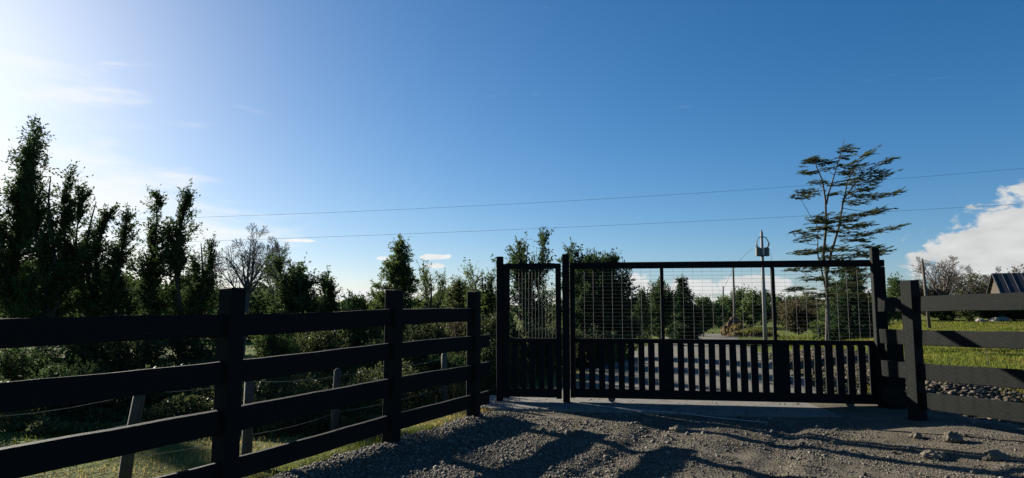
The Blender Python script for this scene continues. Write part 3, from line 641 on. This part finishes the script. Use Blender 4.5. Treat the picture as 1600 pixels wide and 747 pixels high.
# shrubs behind the left fence, seen between the rails
shr = [(60, 560, 11, 90, 'leaf_dark', 'dark shrub behind the left fence at the left edge of the picture'), (150, 520, 11, 80, 'leaf_dark', 'dark shrub seen through the top gap at the left of the nearest fence post'),
       (215, 508, 11.2, 60, 'leaf_olive', 'light-flecked shrub left of the nearest fence post'), (310, 520, 11.5, 60, 'leaf_dark', 'dark shrub against the nearest fence post'),
       (430, 505, 11.5, 55, 'leaf_mid', 'leafy shrub just right of the nearest fence post'), (500, 520, 12.5, 60, 'leaf_olive', 'dull shrub in the middle of the first right-hand fence bay'),
       (560, 500, 13, 50, 'leaf_mid', 'bright-leaved shrub left of the second fence post'), (595, 545, 11.8, 30, 'leaf_olive', 'small yellow-green shrub touching the second fence post'),
       (665, 512, 14, 50, 'leaf_olive', 'dull shrub between the second and third fence posts'), (720, 505, 14.5, 36, 'leaf_brown', 'reddish shrub left of the third fence post'), (765, 500, 14, 34, 'leaf_olive', 'shrub right of the third fence post'),
       (455, 590, 10.3, 50, 'leaf_olive', 'low straggly shrub under the second rail right of the nearest post'), (845, 520, 14.5, 50, 'leaf_olive', 'shrub behind the slats of the narrow gate'), (700, 575, 12.2, 40, 'leaf_dark', 'low dark shrub behind the old wire fence'),
       (935, 530, 16, 50, 'leaf_olive', 'shrub at the foot of the big dense tree behind the wide gate'), (110, 600, 9.2, 60, 'leaf_dark', 'low dark shrub beside the old leaning fence post'), (250, 600, 9.6, 40, 'leaf_olive', 'small shrub at the top of the sunny grass patch')]
for i, (px, top, Y, r, lm, l) in enumerate(shr):
    T('shrub', l, px, top, Y, r, 'bush', lm, cat='shrub', group='shrubs behind the left fence', nb=85, nsprig=11, nleaf=15, leaf=.055, sprig=.26, elev=52, seed=90+i, base=.02, stems=3, tr=.02)

# ------------------------------------------------------------------ poles and wires
def pole(label, px, top, Y, r0, r1, px_base=None, mat='polewood', name='wooden_pole', group='poles along the road', zt=None):
    b = at(px_base if px_base is not None else px, 520, Y); t = at(px, top, Y); zb = float(terrain(b.x, Y))-.2
    root = empty(name, (b.x, Y, zb)); tag(root, label, 'pole', group); q = Vector((b.x, Y, zb)); tv = t-q
    bm = polytube([Vector((0, 0, 0)), tv*.5, tv], [r0, (r0+r1)/2, r1], 10); bm_obj('shaft', bm, M[mat], root)
    bm = polytube([tv, tv+Vector((0, 0, .05)), tv+Vector((0, 0, .16))], [.02, .045, .02], 8); bm_obj('insulator', bm, M['transformer'], root)
    return root, tv
pole('tallest bare wooden pole left of the transformer pole', 1145.5, 417, 62, .12, .085, 1149)
pole('thinner wooden pole farther off, left of the tallest bare one', 1130, 448, 90, .12, .08, 1132)
pole('smallest farthest pole at the bend of the road', 1124, 472, 128, .13, .09, 1125)
root, tv = pole('old leaning wooden post in the field behind the right fence', 1441, 407, 40, .11, .075, 1453, group='leaning posts')
tp_root, tv = pole('pale concrete pole carrying two dark transformers behind the gate', 1189.8, 362, 42, .14, .085, 1195.5, 'poleconc', 'transformer_pole')
for sx in (-.26, .30):
    bm = bmesh.new(); bmesh.ops.create_cone(bm, cap_ends=True, segments=18, radius1=.17, radius2=.17, depth=.58)
    bmesh.ops.bevel(bm, geom=[e for e in bm.edges if len([f for f in e.link_faces if len(f.verts) > 4])], offset=.03, segments=2, affect='EDGES')
    bmesh.ops.translate(bm, verts=bm.verts, vec=tv+Vector((sx-.02, -.02, -1.34))); tr_o = bm_obj('transformer', bm, M['transformer'], tp_root)
    b0 = tv+Vector((sx*1.15, -.02, -1.05)); bm = polytube([b0, b0+Vector((sx*.2, 0, .14)), b0+Vector((sx*.45, 0, .32))], [.045, .06, .035], 8); bm_obj('bushing', bm, M['transformer'], tr_o)
bm = polytube([tv+Vector((-.3, -.1, -1.6)), tv+Vector((.34, -.1, -1.6))], .05, 6); bm_obj('bracket', bm, M['gatewheel'], tp_root)
for sx in (-1, 1):
    pts = [tv+Vector((sx*.05, -.1, -.35)), tv+Vector((sx*.22, -.1, -.40)), tv+Vector((sx*.36, -.1, -.62)), tv+Vector((sx*.40, -.1, -1.0 if sx < 0 else -.8)), tv+Vector((sx*.34, -.1, -1.15 if sx < 0 else -.95))]
    bm_obj('cable_loop', polytube(pts, .03, 6), M['cable'], tp_root)
def cable(label, pts, r, Ys, n=24, group='power lines'):
    P = [at(px, py, Y) for (px, py), Y in zip(pts, Ys)]
    xs_ = np.array([p.x for p in P]); ts = np.linspace(xs_[0], xs_[-1], n)
    co = np.polyfit(xs_, [p.z for p in P], 2); cy = np.polyfit(xs_, [p.y for p in P], 1)
    o = bm_obj('power_line', polytube([(t, np.polyval(cy, t), np.polyval(co, t)) for t in ts], r, 5), M['cable'], None); tag(o, label, 'power line', group)
cable('upper one of the two power lines crossing the sky', [(-500, 352), (200, 343), (840, 318), (1250, 290), (1600, 262), (2100, 215)], .006, [34]*6)
cable('lower one of the two power lines crossing the sky', [(-400, 394), (440, 376), (840, 356), (1250, 337), (1600, 317), (2100, 288)], .006, [34]*6)
cable('thin service wire sloping down left from the transformer pole', [(1181, 384), (1172, 395), (1163, 407), (1120, 470)], .012, [42, 43, 44, 50], 8, None)
cable('thin service wire dropping right from the transformer pole', [(1200, 390), (1204, 398), (1206, 404), (1207, 420)], .010, [42]*4, 8, None)

# ------------------------------------------------------------------ house at the right
def house():
    c0 = at(1568, 458, 60); zg = float(terrain(c0.x, 60))
    h = empty('house', (c0.x, 60, zg), R(-25)); tag(h, 'small house with a steep dark roof and brown gable end at the right edge', 'house')
    ev = c0.z-zg; rise = 1.85; D, Lx = 5.0, 9.0; xs0 = 0.0
    bm = bmesh.new()
    def prism(x0, x1, pts):
        a = [bm.verts.new((x0, y, z)) for y, z in pts]; b = [bm.verts.new((x1, y, z)) for y, z in pts]
        bm.faces.new(a); bm.faces.new(b[::-1])
        for i in range(len(pts)): bm.faces.new((a[i], b[i], b[(i+1) % len(pts)], a[(i+1) % len(pts)]))
    prism(0, Lx, [(0, -.3), (0, ev), (D/2, ev+rise-.05), (D, ev), (D, -.3)]); bmesh.ops.recalc_face_normals(bm, faces=bm.faces)
    wall = bm_obj('wall', bm, M['shingle'], h)
    for k in range(11):     # boards of the gable end
        y0 = .02+k*(D-.04)/11; y1 = y0+(D-.04)/11-.02; ym = (y0+y1)/2; zt = ev+rise*(1-abs(ym-D/2)/(D/2))-.16
        board('plank', (-.03, y0, -.2), (-.002, y1, zt), M['shingle'], wall, bev=.006, seed=k)
    for sgn in (0, 1):
        bm = bmesh.new(); ov = .35; t = .09; sl = rise/(D/2)
        yA, zA = (-ov, ev-ov*sl) if sgn == 0 else (D+ov, ev-ov*sl); yB, zB = D/2, ev+rise
        prs = [(yA, zA+.02), (yB, zB+.02), (yB, zB+t+.02), (yA, zA+t+.02)]
        a = [bm.verts.new((-.3, y, z)) for y, z in prs]; b = [bm.verts.new((Lx+.3, y, z)) for y, z in prs]
        bm.faces.new(a); bm.faces.new(b[::-1])
        for i in range(4): bm.faces.new((a[i], b[i], b[(i+1) % 4], a[(i+1) % 4]))
        bmesh.ops.recalc_face_normals(bm, faces=bm.faces); rf_ = bm_obj('roof', bm, M['roof'], h)
        for k in range(13):
            x = -.25+k*.76; 
            d = Vector((0, yB-yA, zB-zA)); n = Vector((0, -(zB-zA), yB-yA)).normalized()*(1 if sgn == 0 else -1)
            p = Vector((x, yA, zA+t+.03)); bm_obj('seam', polytube([p, p+d*.98], .025, 4), M['roof'], rf_)
    for x in (2.0, 5.6):
        fr = board('window', (x, -.05, .75), (x+1.1, -.004, 1.45), M['weathered'], h, seed=int(x*10)); board('pane', (x+.08, -.056, .82), (x+1.02, -.03, 1.38), M['glass'], fr, warp=0)
house()

def blades(name, P, h, mat, rng, w=.006, bend=.35):
    n = len(P); a = rng.random(n)*6.283; d = np.stack([np.cos(a), np.sin(a), 0*a], -1); s = np.stack([-np.sin(a), np.cos(a), 0*a], -1)
    up = np.array([0, 0, 1.]); h = h[:, None]; bd = (bend*(.4+rng.random(n)))[:, None]
    m = P+up*h*.6+d*h*bd*.35; t = P+up*h*(1-.25*bd)+d*h*bd
    ww = np.broadcast_to(np.asarray(w), (n,))[:, None]
    v = np.stack([P-s*ww, P+s*ww, m+s*ww*.7, m-s*ww*.7, t], 1).reshape(-1, 3)
    i = np.arange(n)*5; f = np.stack([np.stack([i, i+1, i+2, i+3], -1), np.stack([i+3, i+2, i+4, i+4], -1)], 1).reshape(-1, 4)
    q = f[0::2]; tri = f[1::2][:, :3]
    f3 = np.concatenate([q[:, [0, 1, 2]], q[:, [0, 2, 3]], tri])
    return tag(link(name, np_mesh(name, v, f3, np.repeat(rng.random(n), 5)), mat=mat), kind='stuff')

# ------------------------------------------------------------------ mound, rocks, stones, gravel, grass
def lump(name, loc, size, mat, seed, sub=3, rough=.35, parent=None, flat=True, mesh=None):
    bm = bmesh.new(); bmesh.ops.create_icosphere(bm, subdivisions=sub, radius=1.0); rr = random.Random(seed)
    sx, sy, sz = rr.random()*50, rr.random()*50, rr.random()*50
    from mathutils import noise
    for v in bm.verts:
        n = noise.noise(v.co*1.3+Vector((sx, sy, sz)))*rough+noise.noise(v.co*3.1+Vector((sy, sz, sx)))*rough*.45+noise.noise(v.co*7+Vector((sz, sx, sy)))*rough*.2
        v.co = v.co*(1+n)
    for v in bm.verts: v.co = Vector((v.co.x*size[0], v.co.y*size[1], v.co.z*size[2]))
    for f_ in bm.faces: f_.smooth = not flat
    o = bm_obj(name, bm, mat, parent); o.location = loc; return o
for px, Y, sz, sd, l in [(1147, 54, (.95, .8, 1.05), 3, 'rusty brown earth mound beside the road, left of the transformer pole'), (1176, 52, (1.5, 1.0, .55), 4, 'low orange-brown earth heap between the earth mound and the transformer pole')]:
    p = at(px, 520, Y); zb = float(terrain(p.x, Y)); o = lump('earth_mound', (p.x, Y, zb), sz, M['dirt'], sd, 5, .8, flat=False); tag(o, l, 'mound', 'earth heaps by the road')
    r3 = np.random.default_rng(sd); n = 350; a = r3.normal(size=(n, 2))*np.array(sz[:2])*.55
    g_ = blades('dry_weeds', np.stack([a[:, 0], a[:, 1]-sz[1]*.5, sz[2]*.75*np.exp(-(a**2).sum(1)/sz[0]**2*.8)], -1), .2+.3*r3.random(n), M['drygrass' if sd == 3 else 'grass'], r3, .02, .8); g_.parent = o
def onY(px, py):
    """ground point under a pixel"""
    d = ray(px, py); t = 1.0
    for _ in range(60):
        q = Vector((0, 0, CAM_H))+d*t; h = q.z-float(yz(np.array(q.x), np.array(q.y)))
        t += h/max(-d.z+.02, .02)*.7
    q = Vector((0, 0, CAM_H))+d*t; return Vector((q.x, q.y, float(yz(np.array(q.x), np.array(q.y)))))
for px, py, s, l in [(1490, 690, (.085, .075, .08), 'squarish brown earth clod on the gravel at the right'), (1432, 684, (.06, .05, .045), 'small earth clod left of the squarish clod'), (1060, 674, (.09, .08, .05), 'rounded earth clod near the end of the concrete strip shadow'),
                     (1555, 718, (.10, .08, .06), 'broad low earth clod in the lower right corner'), (1462, 716, (.12, .09, .05), 'wide crusty clod below the squarish clod'), (1310, 694, (.09, .04, .03), 'long low clod in the middle of the right-hand gravel')]:
    q = onY(px, py); tag(lump('earth_clod', q+Vector((0, 0, s[2]*.35)), s, M['clod'], int(px), 4, .45), l, 'clod', 'earth clods on the gravel yard')
rk = [lump('rock', (0, 0, 0), (1, .8, .62), M['rock'], 100+k, 2, .4) for k in range(5)]
rock_me = [o.data for o in rk]
for o in rk: bpy.data.objects.remove(o)
def rock(x, y, s, label, group, sink=.25, ms=None):
    o = bpy.data.objects.new('rock', rock_me[random.randrange(5)]); COL.objects.link(o); o.scale = (s, s*random.uniform(.8, 1.1), s*random.uniform(.75, 1.1)); o.rotation_euler = (random.uniform(-.3, .3), random.uniform(-.3, .3), random.uniform(0, 6.28))
    o.location = (x, y, float(yz(np.array(x), np.array(y)))+s*.62-s*.62*2*sink); tag(o, label, 'rock', group); return o
for px, py, Y, s, l in [(1487, 597, 12.3, .07, 'pale rounded stone under the third rail near the right fence post'), (1524, 601, 12.0, .11, 'large cream stone under the third rail of the right fence'), (1562, 602, 12.0, .09, 'grey stone right of the large cream stone'),
                        (1582, 610, 11.6, .15, 'big tan stone near the right edge above the lowest rail'), (1596, 604, 11.8, .12, 'tan stone cut by the right edge above the lowest rail'), (1475, 606, 11.6, .08, 'small pale stone beside the right fence post'),
                        (1545, 612, 11.3, .06, 'small grey stone left of the big tan stone'), (1508, 618, 11.1, .06, 'little grey stone low in the rubble by the right fence'), (1412, 604, 11.4, .07, 'stone seen between the gate stump and the right fence post')]:
    q = at(px, py, Y); rock(q.x, Y, s, l, 'pale stones on the rubble bank', .15)
for px, py, Y, s, l in [(1531, 494, 52, .34, 'long pale boulder in the field below the house gable'), (1567, 488, 56, .42, 'white boulder in the field left of the house wall'), (1552, 492, 54, .4, 'dark-sided boulder between the pale boulder and the white boulder')]:
    q = at(px, py, Y); rock(q.x, Y, s*1.1, l, 'boulders in the field', .3)
T('shrub', 'spiky green shrub in the field below the low bare tree', 1513, 484, 50, 17, 'bush', 'leaf_olive', cat='shrub', nb=60, nsprig=9, nleaf=12, leaf=.16, sprig=.45, elev=60, seed=150, base=.02, tr=.03, twig=False)
for i, (px, top, r, l) in enumerate([(1476, 486, 30, 'long low dark hedge bush beyond the field right of the leaning post'), (1548, 483, 20, 'low dark bush at the foot of the gable end of the house'), (1584, 481, 24, 'low dark bush in front of the house wall'), (1618, 480, 24, 'low dark bush in front of the house, cut by the right edge')]):
    T('shrub', l, px, top, 57.5, r, 'bush', 'leaf_dark', cat='shrub', group='low bushes before the house', nb=110, nsprig=12, nleaf=14, leaf=.17, sprig=.5, elev=40, seed=170+i, base=.02, tr=.03, stems=3, twig=False)
q = onY(1545, 573); bm = polytube([q, q+Vector((-.01, 0, .2)), q+Vector((-.04, 0, .45))], [.012, .010, .004], 6); tag(bm_obj('sapling', bm, M['barebark']), 'bare thin sapling stick standing in the grass under the second right rail', 'sapling')
# pale wire lying over the concrete
pts = [gl(gsx(893), -.10, .045)]+[gl(gsx(px), y, .04) for px, y in ((930, -.28), (970, -.48), (1010, -.66), (1030, -.69))]+[Vector((q.x, q.y, q.z+.03)) for q in (onY(1060, 648), onY(1110, 655), onY(1200, 664))]
tag(bm_obj('loose_wire', polytube(pts, .004, 5), M['palewire']), 'thin pale wire lying slantwise across the concrete strip in front of the wide gate', 'wire')

OCT_V = np.array([[1, 0, 0], [-1, 0, 0], [0, 1, 0], [0, -1, 0], [0, 0, 1], [0, 0, -1]], float)
OCT_F = np.array([[0, 2, 4], [2, 1, 4], [1, 3, 4], [3, 0, 4], [2, 0, 5], [1, 2, 5], [3, 1, 5], [0, 3, 5]])
_b = bmesh.new(); bmesh.ops.create_icosphere(_b, subdivisions=1, radius=1.0); _b.verts.index_update()
ICO_V = np.array([v.co[:] for v in _b.verts]); ICO_F = np.array([[v.index for v in f_.verts] for f_ in _b.faces]); _b.free()
def stones(name, P, size, mat, rng, base='ico', flat=.6, embed=.2):
    BV, BF = (ICO_V, ICO_F) if base == 'ico' else (OCT_V, OCT_F); n = len(P)
    sc = size[:, None]*np.stack([rng.uniform(.7, 1.3, n), rng.uniform(.7, 1.2, n), rng.uniform(.45, .9, n)*flat/.6], -1)
    v = BV[None]*(1+rng.normal(size=(n, len(BV), 1))*.16)*sc[:, None]
    th = rng.random(n)*6.283; ph = rng.normal(size=n)*.4; c, s = np.cos(th)[:, None], np.sin(th)[:, None]; cp, sp2 = np.cos(ph)[:, None], np.sin(ph)[:, None]
    x, y, z = v[..., 0], v[..., 1]*cp-v[..., 2]*sp2, v[..., 1]*sp2+v[..., 2]*cp
    v = np.stack([x*c-y*s, x*s+y*c, z], -1)+P[:, None]; v[..., 2] += (size*.5*(1-2*embed))[:, None]
    f = (BF[None]+(np.arange(n)*len(BV))[:, None, None]).reshape(-1, 3)
    return tag(link(name, np_mesh(name, v.reshape(-1, 3), f, np.repeat(rng.random(n), len(BV))), mat=mat), kind='stuff')
rng = np.random.default_rng(77)
def yard_pts(n, ylo, yhi, pw):
    y = ylo+(yhi-ylo)*rng.random(n)**pw; x = rng.uniform(-.95, .95, n)*y*1.0+rng.uniform(-1, 1, n)
    k = yard_mask(x, y); g = (x-G0[0])*GN[0]+(y-G0[1])*GN[1]; xx = (x-G0[0])*GD[0]+(y-G0[1])*GD[1]
    k &= ~((g > -.70) & (xx > -.4) & (xx < GL+.45))
    d = fbm(x, y, .8, 3, 21); k &= d > rng.uniform(.25, .62, n)
    x, y = x[k], y[k]; return np.stack([x, y, yz(x, y)], -1)
P = yard_pts(240000, 4.6, 10.4, .9); stones('gravel', P, .004+.009*rng.random(len(P))**2.2, M['pebble'], rng, 'oct')
P = yard_pts(5000, 4.6, 10.4, .9); stones('gravel', P, .011+.024*rng.random(len(P))**3.5, M['pebble'], rng, 'ico')
# stonier strip along the left fence, and dead straw blown about the yard
n = 17000; s_ = np.abs(rng.normal(size=n))*1.1-.1; t_ = rng.uniform(-4.5, 2.4, n)
x = LF0[0]+LFD[0]*t_+LFN[0]*s_; y = LF0[1]+LFD[1]*t_+LFN[1]*s_; k = yard_mask(x, y) & (y < 9.2); x, y = x[k], y[k]
stones('gravel', np.stack([x, y, yz(x, y)], -1),  .005+.017*rng.random(len(x))**4, M['pebble'], rng, 'ico')
n = 900; y = rng.uniform(5.2, 9.2, n); x = rng.uniform(-.2, .95, n)*y; k = yard_mask(x, y) & (fbm(x, y, 1.0, 3, 71) > .5); x, y = x[k], y[k]; a = rng.random(len(x))*6.283; l_ = .03+.09*rng.random(len(x))
q0 = np.stack([x, y, yz(x, y)+.012], -1); q1 = q0+np.stack([np.cos(a)*l_, np.sin(a)*l_, rng.normal(size=len(x))*.012+.006], -1)
v, f = tubes(q0, q1, .0022, .0014, 3); tag(link('straw', np_mesh('straw', v, f, np.repeat(rng.random(len(x)), 6)), mat=M['drygrass']), kind='stuff')
# grit carried on to the concrete
n = 900; lx, ly = rng.uniform(-.2, GL+.2, n), -.66+1.1*rng.random(n)**2.2
stones('grit', np.stack([G0[0]+GD[0]*lx+GN[0]*ly, G0[1]+GD[1]*lx+GN[1]*ly, 0*lx+.036], -1), .004+.012*rng.random(n)**3, M['pebble'], rng, 'ico')
# rubble bank by the right fence and along the drive
y = rng.uniform(8.2, 22, 52000); c = 6.1+.28*(y-10); x = c+.8+rng.normal(size=len(y))*.75
x = np.where(y < 9.8, x+.6, x)
k = (((x-RF0[0])*RFD[1]-(y-RF0[1])*RFD[0]) < -.2) | (y > 9.6); x, y = x[k], y[k]
P = np.stack([x, y, terrain(x, y)], -1); stones('rubble', P, .010+.055*rng.random(len(P))**5, M['rubble'], rng, 'ico')

# field grass at the right, thinning with distance
def field(n, y0, y1, x0f, x1f, keep):
    y = y0*(y1/y0)**rng.random(n); x = y*rng.uniform(x0f, x1f, n); k = keep(x, y); x, y = x[k], y[k]
    return np.stack([x, y, terrain(x, y)-.01], -1)
def off_drive(x, y): return (x > 5.6+.34*(y-10.5)+.5*fbm(x, y, 1.5, 2, 5)) & ~((np.abs(x-(6.9+.28*(y-10))) < 1.3*fbm(x, y, 1.0, 3, 6)+.3) & (y < 22)) & ~yard_mask(x, y)
P = field(75000, 10, 55, .40, 1.05, off_drive); dist = P[:, 1]
h = (.03+.055*rng.random(len(P)))*(1+dist/60)*(.5+fbm(P[:, 0], P[:, 1], 2.2, 3, 51)); blades('meadow_grass', P, h, M['grass'], rng, .004+dist*.00035)
y = rng.uniform(3.5, 15, 60000); s = -rng.random(60000)**1.2*9-.12; 
x = LF0[0]+(y-LF0[1])*LFD[0]/LFD[1]+s/LFN[0]
k = x > -1.15*y-1; x, y = x[k], y[k]; P = np.stack([x, y, terrain(x, y)-.01], -1)
pat = fbm(x, y, 1.1, 3, 33)
blades('meadow_grass', P[pat > .53], (.03+.05*rng.random((pat > .53).sum())), M['grass'], rng, .004, .8)
blades('dry_grass', P[pat <= .53], (.03+.06*rng.random((pat <= .53).sum())), M['drygrass'], rng, .004, .9)
# rust-coloured dead fern clumps between the second and third posts
for px, py, Y, l in [(668, 612, 11.0, 'rust-orange dead fern clump seen under the third rail right of the second fence post'), (640, 575, 11.6, 'small rust-orange fern clump touching the second fence post')]:
    q = at(px, py, Y); zb = float(terrain(q.x, Y)); n = 700; rng2 = np.random.default_rng(px)
    a = rng2.normal(size=(n, 2))*np.array([.34, .25]); o = blades('fern_clump', np.stack([a[:, 0], a[:, 1], 0*a[:, 0]], -1), .2+.28*rng2.random(n), M['rustgrass'], rng2, .008, .9)
    o.location = (q.x, Y, zb); o['kind'] = 'thing'; tag(o, l, 'fern', 'dead ferns behind the left fence')

# bramble undergrowth behind the old wire fence, and the wood that closes the view behind the left trees
rng = np.random.default_rng(404); n = 300000
y = rng.uniform(6.5, 20, n); s_ = -(.9+rng.random(n)*5.5+.0*y); x = LF0[0]+(y-LF0[1])*LFD[0]/LFD[1]+s_/LFN[0]
hmax = .95*np.clip(fbm(x, y, 1.5, 4, 81)*2.2-.75, 0, 1)*sstep(-s_, .9, 2.2)*sstep(y, 7.6, 9.0)
k = (hmax > .06) & (x > -1.1*y); x, y, hmax = x[k], y[k], hmax[k]
z = terrain(x, y)+hmax*rng.random(len(x))**.6; d = norm(rng.normal(size=(len(x), 3))*np.array([1, 1, .7])+np.array([0, 0, .5]))
v, f = leaf_quads(np.stack([x, y, z], -1), d, .03+.04*rng.random(len(x)), .28, rng)
tone = np.clip(fbm(x, y, .5, 3, 88)*.9+.3*(rng.random(len(x))-.5), 0, 1)
tag(link('undergrowth', np_mesh('undergrowth', v, f, np.repeat(tone, 4)), mat=M['leaf_olive']), kind='stuff')
n = 110000; a = rng.uniform(-1.1, .0, n); Y = rng.uniform(38, 46, n); x = a*Y
top = 1.0+3.4*fbm(a*40, 0*a, 2.2, 4, 91)+1.6*sstep(-a, .3, .8); t = rng.random(n)**.8; zc = terrain(x, Y)+top*t
v, f = leaf_quads(np.stack([x, Y, zc], -1), norm(rng.normal(size=(n, 3))+np.array([0, 0, .4])), .14+.16*rng.random(n), .3, rng)
tag(link('woodland', np_mesh('woodland', v, f, np.repeat(np.clip(fbm(x, zc*2, .9, 3, 95)+.3*(rng.random(n)-.5), 0, 1), 4)), mat=M['leaf_dark']), kind='stuff')
